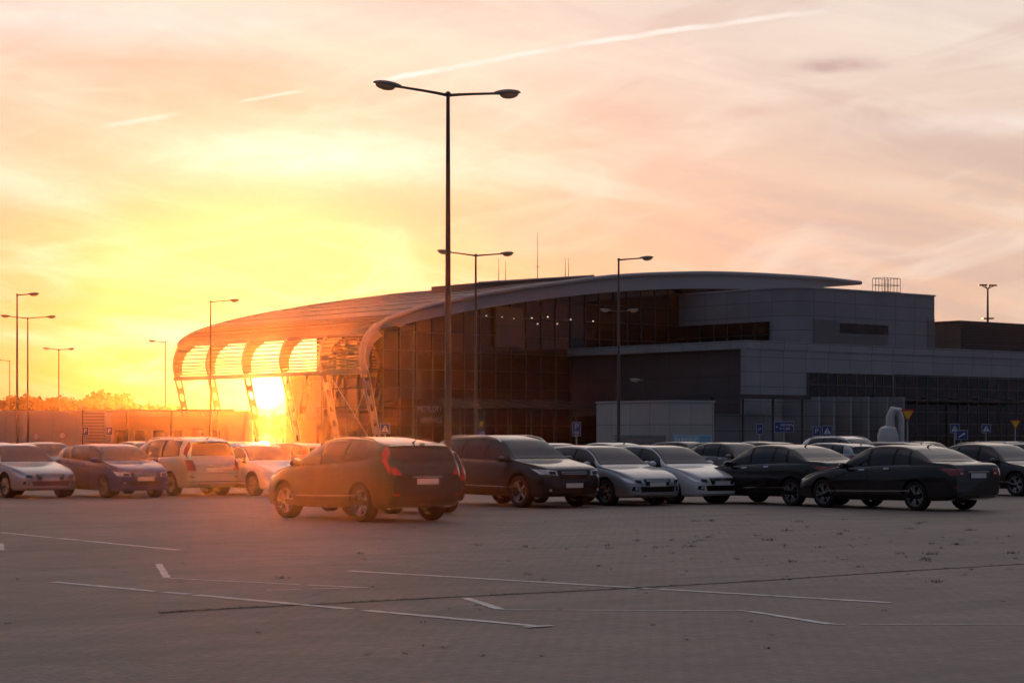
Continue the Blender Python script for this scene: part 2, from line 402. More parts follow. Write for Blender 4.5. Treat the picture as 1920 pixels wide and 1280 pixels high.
CARS={
 'sedan':Car(4.85,1.86,2.83,.95,.335,[(0,.58),(.008,.66),(.03,.72),(.08,.79),(.18,.88),(.26,.945),(.285,.98),(.38,1.28),(.43,1.41),(.48,1.465),(.55,1.485),(.63,1.475),(.71,1.42),(.79,1.28),(.865,1.11),(.90,1.09),(.96,1.075),(.985,1.04),(1,.93)],
   [(0,.55),(.2,.86),(.5,.95),(.75,1.0),(.9,1.02),(1,.93)],.20,[(.31,.475),(.49,.635),(.645,.735)],(.295,.435),(.735,.86),'sedan'),
 'liftback':Car(4.66,1.81,2.68,.92,.325,[(0,.58),(.008,.66),(.03,.72),(.08,.80),(.17,.89),(.235,.95),(.26,.99),(.35,1.27),(.41,1.40),(.47,1.445),(.56,1.46),(.66,1.44),(.76,1.35),(.86,1.19),(.93,1.07),(.97,1.04),(.985,1.0),(1,.90)],
   [(0,.55),(.2,.87),(.5,.95),(.75,1.0),(.92,1.03),(1,.90)],.19,[(.285,.46),(.475,.635),(.65,.76)],(.27,.41),(.78,.92),'liftback'),
 'hatch':Car(4.0,1.73,2.46,.84,.31,[(0,.60),(.01,.70),(.035,.79),(.1,.88),(.20,.97),(.235,1.01),(.34,1.30),(.42,1.42),(.50,1.465),(.6,1.47),(.78,1.44),(.9,1.38),(.94,1.30),(.97,1.10),(.985,1.0),(1,.88)],
   [(0,.57),(.2,.93),(.5,.97),(.75,1.02),(.93,1.05),(1,.88)],.19,[(.26,.48),(.50,.72),(.74,.86)],(.245,.41),(.935,.972),'hatch'),
 'wagon':Car(4.66,1.81,2.68,.92,.325,[(0,.58),(.008,.66),(.03,.72),(.08,.80),(.17,.89),(.235,.95),(.26,.99),(.35,1.27),(.41,1.40),(.47,1.45),(.56,1.47),(.75,1.46),(.88,1.42),(.94,1.34),(.97,1.12),(.985,1.0),(1,.90)],
   [(0,.55),(.2,.87),(.5,.95),(.75,1.0),(.92,1.03),(1,.90)],.19,[(.285,.46),(.475,.66),(.68,.87)],(.27,.41),(.937,.972),'hatch'),
 'mpv':Car(4.6,1.83,2.73,.93,.33,[(0,.62),(.01,.72),(.04,.83),(.12,.94),(.19,1.04),(.22,1.09),(.32,1.39),(.40,1.55),(.48,1.63),(.57,1.665),(.75,1.655),(.9,1.60),(.945,1.51),(.97,1.2),(.985,1.03),(1,.90)],
   [(0,.6),(.2,1.0),(.5,1.03),(.75,1.07),(.93,1.1),(1,.9)],.20,[(.25,.45),(.47,.66),(.68,.87)],(.23,.40),(.945,.975),'mpv'),
 'suv':Car(4.63,1.89,2.77,.87,.365,[(0,.74),(.008,.84),(.03,.92),(.1,1.0),(.21,1.08),(.245,1.12),(.34,1.40),(.41,1.56),(.48,1.635),(.57,1.67),(.68,1.66),(.80,1.61),(.89,1.545),(.93,1.49),(.955,1.34),(.974,1.16),(.985,1.08),(1,.94)],
   [(0,.70),(.2,1.02),(.5,1.08),(.7,1.13),(.85,1.20),(.93,1.24),(1,.92)],.24,[(.27,.46),(.475,.645),(.665,.83)],(.255,.41),(.932,.967),'suv',
   [(0,.70),(.006,.78),(.02,.87),(.06,.94),(.14,.985),(.28,1),(.8,1),(.88,.985),(.94,.95),(.975,.915),(1,.85)]),
 'suv_large':Car(4.8,1.94,2.9,.92,.38,[(0,.78),(.008,.88),(.03,.95),(.1,1.02),(.21,1.10),(.25,1.14),(.34,1.43),(.40,1.58),(.47,1.66),(.56,1.71),(.72,1.70),(.87,1.64),(.92,1.56),(.955,1.34),(.975,1.13),(.985,1.06),(1,.92)],
   [(0,.74),(.2,1.04),(.5,1.07),(.75,1.11),(.92,1.14),(1,.92)],.25,[(.27,.46),(.475,.655),(.675,.85)],(.26,.40),(.925,.966),'suvf',
   [(0,.74),(.006,.81),(.02,.89),(.06,.95),(.14,.985),(.28,1),(.8,1),(.9,.985),(.95,.955),(.985,.91),(1,.85)]),
}
M_glass=mat('car_glass',(.008,.009,.010),.03,0,0,var=.05,spec=.65)
M_trim=mat('black_trim',(.008,.008,.008),.5,spec=.2)
M_chrome=mat('chrome',(.66,.66,.66),.12,1.)
M_head=mat('headlamp_lens',(.50,.52,.55),.08,.3,1.)
M_hin=mat('headlamp_inner',(.04,.04,.045),.15,.5)
M_tail=mat('tail_lamp',(.20,.008,.006),.12,0,1.)
M_plate=mat('number_plate',(.55,.55,.53),.5)
M_tyre=mat('tyre',(.016,.015,.015),.85,spec=.2)
M_rim=mat('alloy_rim',(.40,.40,.41),.3,.9)
M_well=mat('wheel_well',(.006,.006,.006),.95,spec=.1)
M_white=mat('reverse_lamp',(.5,.48,.45),.2)
DETM=[M_glass,M_trim,M_chrome,M_head,M_tail,M_plate,M_hin,M_white]
def wheel_mesh(R,wd_=.225,spokes=5,twin=True):
    b=MB(); h=wd_/2; rr=R*.68
    b.lathe([(rr,-h*.85),(R*.86,-h),(R*.96,-h*.92),(R,-h*.7),(R,h*.7),(R*.96,h*.92),(R*.86,h),(rr,h*.85)],n=40,mi=0)
    b.lathe([(rr,-h*.85),(rr*.93,-h*.6),(rr*.90,h*.35),(rr*.97,h*.85),(rr+.004,h*.86)],n=40,mi=1)
    b.lathe([(rr*.9,-h*.1),(.02,-h*.1)],n=24,mi=2)
    b.lathe([(.0,h*.78),(R*.10,h*.78),(R*.14,h*.6),(R*.15,0)],n=20,mi=1)
    for k in range(spokes):
        for o in ((-.16,.16) if twin else (0,)):
            a=2*math.pi*k/spokes+.3; a1=a+o*.55; a2=a+o*1.25
            p0=Vector((math.cos(a1)*R*.1,0,math.sin(a1)*R*.1)); p1=Vector((math.cos(a2)*rr*.95,0,math.sin(a2)*rr*.95))
            t=(p1-p0).normalized(); n_=Vector((-t.z,0,t.x)); w0=R*.05; w1=R*.075 if not twin else R*.048
            vs=[]
            for p,w_,yo in ((p0,w0,h*.7),(p1,w1,h*.82)):
                for sg in (-1,1):
                    q=p+n_*sg*w_; vs.append((q.x,yo,q.z)); vs.append((q.x,yo-.04,q.z))
            b.add(vs,[(0,2,6,4),(1,5,7,3),(0,4,5,1),(2,3,7,6),(4,6,7,5),(0,1,3,2)],1)
    return b.mesh('wheel',[M_tyre,M_rim,M_well],True)
KM={}
def build_kind(k):
    if k in KM: return KM[k]
    C=CARS[k]; fs=sorted(set([round(x,4) for x in list(np.linspace(0,1,71))+list(np.linspace(0,.06,18))+list(np.linspace(.9,1,34))]))
    b=MB(); n=None
    for f in fs:
        o=C.ring(f); x=C.L/2-f*C.L; half=[(x,y,z) for y,z in o]; full=half+[(x,-y,z) for y,z in o[-2:0:-1]]; n=len(full); b.v+=full
    for i in range(len(fs)-1):
        for j in range(n):
            b.f.append((i*n+j,i*n+(j+1)%n,(i+1)*n+(j+1)%n,(i+1)*n+j)); b.m.append(0)
    b.f.append(tuple(range(n-1,-1,-1))); b.m.append(0); b.f.append(tuple((len(fs)-1)*n+j for j in range(n))); b.m.append(0)
    me=b.mesh('body',[M_trim,M_well],True)
    o=bpy.data.objects.new('tmp_body',me); scene.collection.objects.link(o)
    import bmesh
    bm=bmesh.new(); bm.from_mesh(me); bmesh.ops.recalc_face_normals(bm,faces=bm.faces); bm.to_mesh(me); bm.free()
    xf=C.L/2-C.fo; xr=xf-C.wb; Ra=C.R*1.13
    cb=MB()
    for x in (xf,xr):
        for sg in (-1,1):
            y0=sg*(C.W/2-.32); y1=sg*(C.W/2+.2); nn=40
            vs=[(x+Ra*math.cos(2*math.pi*i/nn),y,C.R+.015+Ra*math.sin(2*math.pi*i/nn)) for y in (y0,y1) for i in range(nn)]
            cb.add(vs,[tuple(range(nn)),tuple(range(2*nn-1,nn-1,-1))]+[(i,nn+i,nn+(i+1)%nn,(i+1)%nn) for i in range(nn)],1)
    cm=cb.mesh('cut',[M_trim,M_well]); bm=bmesh.new(); bm.from_mesh(cm); bmesh.ops.recalc_face_normals(bm,faces=bm.faces); bm.to_mesh(cm); bm.free()
    cu=bpy.data.objects.new('tmp_cut',cm); scene.collection.objects.link(cu)
    md=o.modifiers.new('b','BOOLEAN'); md.operation='DIFFERENCE'; md.object=cu; md.solver='EXACT'
    dg=bpy.context.evaluated_depsgraph_get(); ne=bpy.data.meshes.new_from_object(o.evaluated_get(dg)); ne.name='body_'+k
    bpy.data.objects.remove(o); bpy.data.objects.remove(cu)
    ne.polygons.foreach_set('use_smooth',[True]*len(ne.polygons)); ne.set_sharp_from_angle(angle=math.radians(32))
    # details
    t=MB(); g=MB()
    d0=C.dlo[0][0]; d1=C.dlo[-1][1]
    C.patch(t,[(d0-.012,8.0),(d1+.012,8.0),(d1-.004,10.0),(d0+.03,10.0)],30,6,.004,1)
    for (a,c) in C.dlo:
        s0=.035 if a==d0 else .004; s1=-.012 if c==d1 else 0
        C.patch(g,[(a,8.12),(c,8.12),(c+s1,9.86),(a+s0,9.86)],12,6,.009,0)
    C.patch(t,[(d0-.015,7.88),(d1+.01,7.88),(d1+.01,7.98),(d0-.015,7.98)],30,1,.009,1 if k=='suv' else 2)
    a,c=C.ws; C.patch(t,[(a-.006,10.5),(c+.006,10.75),(c+.006,13),(a-.006,13)],12,8,.005,1); C.patch(g,[(a,10.7),(c,10.9),(c,13),(a,13)],12,8,.010,0)
    a,c=C.rg; C.patch(g,[(a,10.9),(c,10.6),(c,13),(a,13)],12,8,.010,0)
    for f in [C.dlo[0][0]+.012,(C.dlo[0][1]+C.dlo[1][0])/2,C.dlo[1][1]+.008]:
        C.patch(t,[(f,3.2),(f+.0022,3.2),(f+.0022,7.9),(f,7.9)],1,14,.003,1)
    for f in (C.dlo[0][1]-.025,C.dlo[1][1]-.03):
        C.patch(t,[(f-.018,6.45),(f+.018,6.45),(f+.018,6.75),(f-.018,6.75)],3,1,.02,1 if k.startswith('suv') else 2)
    C.patch(t,[(.19,2.6),(.82,2.6),(.82,3.6),(.19,3.6)],30,2,.005,1)
    C.patch(t,[(.235,4.0),(.75,4.0),(.75,4.12),(.235,4.12)],30,1,.008,2 if k in('suv','suv_large','sedan') else 1)
    w2=C.W/2
    zt=C.top(.02); hw=w2
    tall=k.startswith('suv'); zg0=zt-.25 if tall else zt-.19
    C.epatch(t,[(-.40*hw,zg0),(.40*hw,zg0),(.46*hw,zt-.045),(-.46*hw,zt-.045)],True,10,5,.010,1,False)
    for q in range(4):
        z=zg0+.02+q*(zt-.06-zg0)/4; C.epatch(t,[(-.38*hw,z),(.38*hw,z),(.38*hw,z+.012),(-.38*hw,z+.012)],True,8,1,.018,2,False)
    C.epatch(t,[(-.40*hw,zg0-.012),(.40*hw,zg0-.012),(.40*hw,zg0),(-.40*hw,zg0)],True,8,1,.016,2,False)
    C.epatch(t,[(-.55*hw,.34),(.55*hw,.34),(.60*hw,.47),(-.60*hw,.47)],True,10,3,.010,1,False)
    C.epatch(t,[(.66*hw,.36),(.84*hw,.38),(.82*hw,.47),(.66*hw,.46)],True,4,3,.010,1)
    C.epatch(t,[(.69*hw,.39),(.76*hw,.39),(.76*hw,.45),(.69*hw,.45)],True,3,3,.016,3)
    C.epatch(t,[(.50*hw,zt-.17),(.90*hw,zt-.13),(.93*hw,zt-.015),(.53*hw,zt-.055)],True,14,5,.010,3)
    C.epatch(t,[(.56*hw,zt-.150),(.74*hw,zt-.135),(.74*hw,zt-.06),(.56*hw,zt-.075)],True,4,3,.015,6)
    C.epatch(t,[(-.26,.47),(.26,.47),(.26,.58),(-.26,.58)],True,4,1,.022,5,False)
    zr=C.top(.985); hr=w2
    if k=='suv':
        C.patch(t,[(.925,8.3),(.962,8.0),(.955,10.2),(.925,10.4)],8,10,.012,4)
        C.patch(t,[(.935,6.6),(.985,6.2),(.970,8.0),(.938,8.3)],8,8,.012,4)
        C.epatch(t,[(.62*hr,.92),(.83*hr,.92),(.86*hr,1.06),(.74*hr,1.08)],False,6,5,.012,4)
        zp=.80
    elif k=='sedan' or k=='liftback':
        C.epatch(t,[(.50*hr,.80),(.90*hr,.80),(.95*hr,.96),(.52*hr,.97)],False,12,5,.012,4)
        C.epatch(t,[(.55*hr,.83),(.66*hr,.83),(.66*hr,.87),(.55*hr,.87)],False,3,1,.018,7); zp=.80
    else:
        C.epatch(t,[(.64*hr,.72),(.90*hr,.72),(.92*hr,1.02),(.74*hr,1.02)],False,8,8,.012,4); zp=.74
        if k=='mpv': C.patch(t,[(.925,8.3),(.962,8.2),(.955,10.2),(.925,10.4)],8,10,.012,4)
    C.epatch(t,[(-.26,zp-.055),(.26,zp-.055),(.26,zp+.055),(-.26,zp+.055)],False,4,1,.02,5,False)
    C.epatch(t,[(-.34,zp+.075),(.34,zp+.075),(.34,zp+.10),(-.34,zp+.10)],False,4,1,.02,2,False)
    z1=.52 if tall else .42
    C.epatch(t,[(-.88*hr,.40 if not tall else .42),(.88*hr,.40 if not tall else .42),(.86*hr,z1),(-.86*hr,z1)],False,16,3,.008,1,False)
    C.epatch(t,[(-.80*hr,.635),(.80*hr,.635),(.80*hr,.642),(-.80*hr,.642)],False,16,1,.006,1,False)
    C.epatch(t,[(.70*hr,.53),(.84*hr,.53),(.84*hr,.56),(.70*hr,.56)],False,4,1,.014,4)
    fm=C.dlo[0][0]+.035; p=C.pt(fm,7.9)
    mir=MB()
    for sg in (-1,1):
        mir.ell((p.x,sg*(p.y+.14),p.z+.07),(.075,.115,.075),12,8,0); mir.box(p.x-.03,p.x+.03,min(sg*(p.y-.02),sg*(p.y+.1)),max(sg*(p.y-.02),sg*(p.y+.1)),p.z,p.z+.035,1)
        mir.box(p.x-.083,p.x-.074,sg*(p.y+.14)-.085,sg*(p.y+.14)+.085,p.z+.02,p.z+.12,2)
    if tall or k in('mpv','wagon'):
        pts_=[]
        for i in range(13):
            f=.40+.44*i/12; q=C.pt(f,10.45); pts_.append((q.x,q.y,q.z+(.045 if 0<i<12 else .0)))
        t.tube(pts_,.016,6,1 if k=='suv' else 2); t.tube([(a_,-b_,c_) for a_,b_,c_ in pts_],.016,6,1 if k=='suv' else 2)
    if k in('suv','hatch','wagon','mpv','suv_large'):
        # roof spoiler lip over the tailgate glass
        f0=C.rg[0]-.012; V=[]
        for i in range(13):
            r=10.6+2.4*i/12; p_=C.pt(f0-.015,r); q_=C.pt(f0,r); V+= [(p_.x,p_.y,p_.z+.012),(q_.x-.11,q_.y*.97,p_.z-.035),(q_.x-.10,q_.y*.97,p_.z-.065)]
        F=[(3*i+a_,3*i+3+a_,3*i+4+a_,3*i+1+a_) for i in range(12) for a_ in (0,1)]
        t.add(V,F,8); t.add([(a_,-b_,c_) for a_,b_,c_ in V],[x_[::-1] for x_ in F],8)
    for x in (xf,xr):
        for sg in (-1,1):
            vs=[];nn=28; wo_=.055 if tall else .022
            for i in range(nn+1):
                a_=math.radians(-12+204*i/nn)
                for rr_ in (Ra,Ra+wo_):
                    X_=x+rr_*math.cos(a_); Z_=max(C.R+.015+rr_*math.sin(a_),.2); f=(C.L/2-X_)/C.L; o_=C.ring(min(max(f,0),1)); y_=np.interp(Z_,o_[:,1],o_[:,0])
                    vs.append((X_,sg*(y_+.008),Z_))
            t.add(vs,[(2*i,2*i+1,2*i+3,2*i+2) for i in range(nn)],1 if tall else 8)
    q=C.pt(C.rg[0]-.04,13); t.tube([(q.x,.0,q.z),(q.x-.14,0,q.z+.07)],[.022,.004],6,1)
    KM[k]=(ne,g.mesh('windows_'+k,DETM,True,60),t,mir.mesh('mirrors_'+k,[M_trim,M_trim,M_glass],True),[wheel_mesh(C.R,.235,5,k!='suv_large')],C)
    return KM[k]
TM={}
def put_car(k,paint,mode,px,d,name='parked_car',th=38.,steer=0.):
    ne,gm,t,mm,wm,C=build_kind(k); th=math.radians(th)
    if mode=='away': h=Vector((-math.sin(th),math.cos(th)))
    else: h=Vector((math.sin(th),-math.cos(th)))
    lf=Vector((-h.y,h.x)); xf=C.L/2-C.fo; xr=xf-C.wb; ly=C.W/2-.12
    if mode=='away': lx,lyy=xr,ly
    else: lx,lyy=xf,-ly
    c=Vector((wx(px,d),d))-h*lx-lf*lyy
    e=empty(name,(c.x,c.y,0),math.atan2(h.y,h.x))
    b=bpy.data.objects.new('body',ne); scene.collection.objects.link(b); b.parent=e
    b.material_slots[0].link='OBJECT'; b.material_slots[0].material=paint
    g=bpy.data.objects.new('windows',gm); scene.collection.objects.link(g); g.parent=e
    key=(k,paint.name)
    if key not in TM: TM[key]=t.mesh('trim_lamps_'+k,DETM+[paint],True,60)
    q=bpy.data.objects.new('trim_and_lamps',TM[key]); scene.collection.objects.link(q); q.parent=e
    r=bpy.data.objects.new('mirrors',mm); scene.collection.objects.link(r); r.parent=e; r.material_slots[0].link='OBJECT'; r.material_slots[0].material=paint
    i=0
    for x in (xf,xr):
        for sg in (1,-1):
            i+=1; o=bpy.data.objects.new('wheel_%d'%i,wm[0]); scene.collection.objects.link(o); o.parent=e
            o.location=(x,sg*(C.W/2-.135),C.R); o.rotation_euler=(0,random.uniform(0,1),(0 if sg>0 else math.pi)+(steer if x==xf else 0))
    return e
def paint(n,c,metal=.0,r=.4): return mat('paint_'+n,c,r,metal,1.,var=.03,spec=.15)
P_black=paint('black',(.003,.003,.004)); P_blue=paint('blue',(.03,.032,.14)); P_white=paint('white',(.56,.56,.57),0.); P_silver=paint('silver',(.33,.34,.36),.6)
P_pearl=paint('pearl',(.46,.44,.41),.2); P_red=paint('red',(.30,.02,.015),.1); P_navy=paint('navy',(.005,.007,.012)); P_grey=paint('grey',(.12,.125,.13),.3); P_dark=paint('graphite',(.005,.005,.007))

put_car('suv',P_black,'away',682,gd(978),th=38,steer=.12)
put_car('hatch',P_dark,'away',735,gd(963),th=38)
put_car('sedan',P_silver,'toward',15,gd(933),th=38)
put_car('hatch',P_blue,'toward',200,gd(933),th=38,steer=.0)
put_car('mpv',P_pearl,'away',325,gd(929),th=38)
put_car('wagon',P_white,'toward',478,gd(929),th=38)
put_car('suv_large',P_navy,'toward',978,gd(951),th=38)
put_car('liftback',P_silver,'toward',1140,gd(947.5),th=38)
put_car('liftback',P_white,'toward',1263,gd(944.5),th=38)
put_car('sedan',P_black,'away',1488,gd(948),th=38)
put_car('sedan',P_dark,'away',1720,gd(957),th=38)
put_car('sedan',P_navy,'toward',1908,gd(930),th=38)
for k,p,mode,px,d in [('sedan',P_grey,'toward',80,74),('hatch',P_red,'away',560,72),('wagon',P_red,'toward',500,79),('sedan',P_dark,'away',430,75),
    ('hatch',P_white,'toward',1050,70),('sedan',P_silver,'away',1150,72),('hatch',P_grey,'toward',880,73),
    ('sedan',P_grey,'toward',1400,74),('hatch',P_navy,'away',1350,82),('sedan',P_dark,'toward',1480,80),('suv_large',P_white,'toward',1615,92),('hatch',P_silver,'away',1575,76),
    ('wagon',P_grey,'away',1680,84),('sedan',P_navy,'toward',1760,92),('hatch',P_black,'away',1850,84),('wagon',P_dark,'toward',1920,95),('sedan',P_silver,'away',1430,98),('hatch',P_white,'toward',-20,80),('sedan',P_dark,'away',250,90),('hatch',P_black,'toward',1300,95),('wagon',P_silver,'toward',2010,70)]:
    put_car(k,p,mode,px,d)

# ---------------------------------------------------------------- street lamps
M_pole=mat('lamp_pole',(.06,.058,.06),.5,.3); M_hd=mat('lamp_head',(.13,.12,.11),.45,.2); M_bowl=mat('lamp_bowl',(.55,.38,.22),.15,0,1.)
def street_lamp(px,d,ptop,arms,name='street_lamp',r0=.105):
    H=wz(ptop,d); e=empty(name,(wx(px,d),d,0)); b=MB()
    b.tube([(0,0,0),(0,0,1.2),(0,0,1.21),(0,0,H)],[r0,r0*.97,r0*.82,r0*.42],12,0)
    b.box(-.16,.16,-.16,.16,0,.03,0); b.ell((0,0,H),(.07,.07,.06),8,6,0)
    hb=MB()
    for (dx,dy) in arms:
        v=Vector((dx,dy,0)); L=v.length; t=v.normalized(); rise=.10*L
        p=[(t.x*L*f,t.y*L*f,H-.04+rise*(f**.8)) for f in (0,.25,.5,.8,1)]
        b.tube(p,[.04,.035,.032,.03,.03],8,0)
        a=math.atan2(t.y,t.x); c=Vector((t.x*(L+.27),t.y*(L+.27),H-.03+rise))
        for mi,rr,zc,cut in ((0,(.38,.15,.10),.01,-.01),(1,(.25,.125,.11),-.012,None)):
            q=MB(); cx=0 if mi==0 else .07
            q.ell((cx,0,0),rr,16,10,mi,zcut=cut)
            pts_=[(c.x+x*math.cos(a)-y*math.sin(a),c.y+x*math.sin(a)+y*math.cos(a),c.z+zc+z+x*.10) for x,y,z in q.v]
            hb.add(pts_,q.f,mi)
    b.obj('pole',[M_pole],e,True); hb.obj('lamp_heads',[M_hd,M_bowl],e,True); return e
street_lamp(840,51,176,[(-1.15,-.5),(1.15,.5)])
street_lamp(892,98,478,[(-1.15,-.4),(1.15,.4)])
street_lamp(1160,100,486,[(1.05,.3)])
street_lamp(395,131,565,[(1.1,.4)])
street_lamp(32,125,552,[(.6,.3)])
street_lamp(52,150,596,[(-1.15,-.4),(1.25,.4)])
street_lamp(110,202,655,[(-.8,-.3),(.8,.3)])
street_lamp(310,185,641,[(-.8,-.3)])
street_lamp(18,230,676,[(-.8,-.2)])
street_lamp(775,138,611,[(-.6,-.2)])
street_lamp(1160,132,583,[(-.55,-.15),(.62,.15)])
street_lamp(1204,136,712,[(-.15,0)],r0=.06)

# ---------------------------------------------------------------- terminal
O=(-10.6,150.); u=(.765,.644); v=(-.644,.765); RZ=math.atan2(u[1],u[0])
def T(px,s):
    k=(px-960)/FL; ox=O[0]+v[0]*s; oy=O[1]+v[1]*s; return (k*oy-ox)/(u[0]-k*u[1])
def Zb(px,py,s):
    t=T(px,s); return EYE+(HZ-py)/FL*(O[1]+v[1]*s+u[1]*t)
B=empty('airport_terminal',(O[0],O[1],0),RZ)
M_metal=panelmat('roof_metal',(.12,.125,.135),60.,.5,.03,.6,.0)
M_fas=mat('fascia_paint',(.29,.30,.32),.5,0.,var=.05)
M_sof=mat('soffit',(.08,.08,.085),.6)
M_panel=panelmat('cladding_panel',(.26,.28,.31),2.4,1.05,.022,.5)
M_panel2=panelmat('cladding_panel_upper',(.19,.21,.24),2.4,1.1,.022,.5)
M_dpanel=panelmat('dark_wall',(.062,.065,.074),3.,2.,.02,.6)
M_cw=mat('curtain_glass',(.003,.005,.008),.05,0,0,var=.3,vscale=.4,spec=.45)
M_mul=mat('mullion',(.040,.043,.048),.5,.3)
M_louv=mat('louvre',(.17,.175,.19),.5)
M_steel=mat('white_steel',(.33,.32,.31),.5)
M_conc=mat('concrete_wall',(.34,.31,.29),.8,var=.15,vscale=.6)
top_px=[(720,597),(760,585),(850,562),(950,544),(1050,530),(1150,518),(1250,513),(1350,512),(1450,516),(1530,521),(1612,530)]
top=[(0.,7.4),(.15,8.2),(.6,9.0),(1.3,9.6)]+[(T(x,0),Zb(x,y,0)) for x,y in top_px if T(x,0)>2]
bot_px=[(735,612),(800,598),(930,574),(1060,556),(1180,545),(1300,541),(1420,542),(1520,540),(1612,533)]
bot=[(T(x,0),Zb(x,y,0)) for x,y in bot_px]
ft=pchip(top); fb_=pchip([(1.0,8.85),(2.0,9.45)]+[p for p in bot if p[0]>2.6])
tend=top[-1][0]; S1=25.5
ts=[.6,.8,1.05,1.4,1.8,2.3,3]+list(np.linspace(3.7,tend,40))
def fbb(t): return min(fb_(max(t,1.0)),ft(t)-.18) if t>1.0 else ft(t)-.18
rb=MB(); n=len(ts)
for s_ in (0.,S1):
    for t in ts: rb.v.append((t,s_,ft(t)))
    for t in ts: rb.v.append((t,s_,fbb(t)))
for i in range(n-1):
    a=i;b_=n+i;c=2*n+i;d=3*n+i
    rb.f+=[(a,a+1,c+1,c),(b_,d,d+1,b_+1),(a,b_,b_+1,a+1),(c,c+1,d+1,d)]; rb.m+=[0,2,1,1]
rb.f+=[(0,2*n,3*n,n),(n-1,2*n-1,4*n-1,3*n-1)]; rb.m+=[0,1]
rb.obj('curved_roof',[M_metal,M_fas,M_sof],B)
rs=MB()
for t in np.linspace(2.2,24,9): rs.tube([(t,.2,ft(t)+.06),(t,S1-.2,ft(t)+.06)],.03,5)
rs.obj('roof_rails',[M_mul],B)
et=MB()
et.tube([(t,-.12,ft(t)-.02) for t in ts],.17,8,0); et.tube([(t,S1+.1,ft(t)-.02) for t in ts],.17,8,0)
noseL=[(1.3,9.6),(.6,9.0),(.2,8.3),(.0,7.5),(.05,6.9),(.25,6.4)]
def nose(a):
    a*=len(noseL)-1; i=min(int(a),len(noseL)-2); q=a-i
    P=[noseL[max(i-1,0)],noseL[i],noseL[i+1],noseL[min(i+2,len(noseL)-1)]]
    f=lambda k:.5*((2*P[1][k])+(-P[0][k]+P[2][k])*q+(2*P[0][k]-5*P[1][k]+4*P[2][k]-P[3][k])*q*q+(-P[0][k]+3*P[1][k]-3*P[2][k]+P[3][k])*q**3)
    return f(0),f(1)
et.tube([(*[nose(i/14)[0]],-.12,nose(i/14)[1]) for i in range(15)],[.24]*15,10,0)
et.obj('roof_edge_tube',[M_fas],B,True)
ribs=MB(); RS=[.2,5.15,10.2,15.3,20.4,25.3]
for s_ in RS:
    vs=[];K=16
    for i in range(K+1):
        a=i/K; t,z=nose(a); t2,z2=nose(min(a+.02,1)); t1,z1=nose(max(a-.02,0)); tx,tz=t2-t1,z2-z1; l=math.hypot(tx,tz); nx,nz=-tz/l,tx/l
        if nx<0: nx,nz=-nx,-nz
        dp=.95-.35*a if i<K else .5
        for ds in (-.17,.17): vs+= [(t,s_+ds,z),(t+nx*dp,s_+ds,z+nz*dp)]
    fs_=[]
    for i in range(K):
        o=i*4; p=o+4; fs_+=[(o,p,p+2,o+2),(o+1,o+3,p+3,p+1),(o,o+1,p+1,p),(o+2,p+2,p+3,o+3)]
    fs_+=[(0,2,3,1),(K*4,K*4+1,K*4+3,K*4+2)]
    ribs.add(vs,fs_,0)
    # leaning leg: two flanges with a web pierced by round holes
    a0=Vector((.15,s_,6.45)); a1=Vector((.70,s_,6.45)); b0=Vector((1.75,s_,0)); b1=Vector((2.12,s_,0))
    ribs.tube([a0,b0],.09,8); ribs.tube([a1,b1],.09,8)
    NH=6
    for hI in range(NH):
        q0=hI/NH; q1=(hI+1)/NH; qc=(q0+q1)/2
        quad=[a0.lerp(b0,q0),a1.lerp(b1,q0),a1.lerp(b1,q1),a0.lerp(b0,q1)]
        c=(a0.lerp(b0,qc)+a1.lerp(b1,qc))/2; rr=(a0.lerp(b0,qc)-a1.lerp(b1,qc)).length*.40
        n2=24; outer=[];inner=[]
        for k in range(n2):
            an=2*math.pi*k/n2; dx,dz=math.cos(an),math.sin(an)
            hw_=(quad[0]-quad[1]).length/2*.95; hh_=(quad[0]-quad[3]).length/2
            m_=1/max(abs(dx)/hw_,abs(dz)/hh_); zz=c.z+dz*m_
            sl=(b0.x-a0.x)/(b0.z-a0.z)
            outer.append((c.x+dx*m_+sl*(zz-c.z)*.9,zz)); inner.append((c.x+dx*rr+sl*dz*rr*1.5*.9,c.z+dz*rr*1.5))
        vv=[]
        for yo in (-.04,.04): vv+=[(x,s_+yo,z) for x,z in outer]+[(x,s_+yo,z) for x,z in inner]
        ff=[]
        for k in range(n2):
            k2=(k+1)%n2; ff+=[(k,k2,n2+k2,n2+k),(2*n2+k,3*n2+k,3*n2+k2,2*n2+k2),(n2+k,n2+k2,3*n2+k2,3*n2+k)]
        ribs.add(vv,ff,0)
ribs.obj('canopy_ribs_and_legs',[mat('rib_paint',(.22,.215,.21),.5)],B,True)
sl_=MB()
for i in range(11):
    a=.22+.76*i/10; t,z=nose(a); sl_.box(t+.02,t+.20,0,S1,z-.045,z+.045)
for t in (1.0,1.5,2.1,2.8): sl_.box(t-.12,t+.06,0,S1,ft(t)+.05,ft(t)+.13)
sl_.box(.12,.55,0,S1,6.15,6.42)
sl_.obj('canopy_slats',[M_louv],B)
br_=MB()
for (s0,s1) in ((20.4,25.3),(0.2,5.15)):
    br_.tube([(1.0,s0,6.1),(1.8,s1,.3)],.03,5); br_.tube([(1.0,s1,6.1),(1.8,s0,.3)],.03,5)
br_.obj('cross_bracing',[M_steel],B)
gh=MB(); FS=1.5; tA=3.0; tB=33.
tt=list(np.linspace(tA,tB,31))
def wall_s(mb,s_,tt,z0,zf,mi=0):
    vs=[(t,s_,z0) for t in tt]+[(t,s_,zf(t)) for t in tt]; k=len(tt); mb.add(vs,[(i,i+1,k+i+1,k+i) for i in range(k-1)],mi)
zt_=lambda t: fbb(t)-.02
wall_s(gh,FS,tt,0,zt_); wall_s(gh,9.8,[tA,8,14,20,26,33,42,52],0,lambda t:zt_(t))
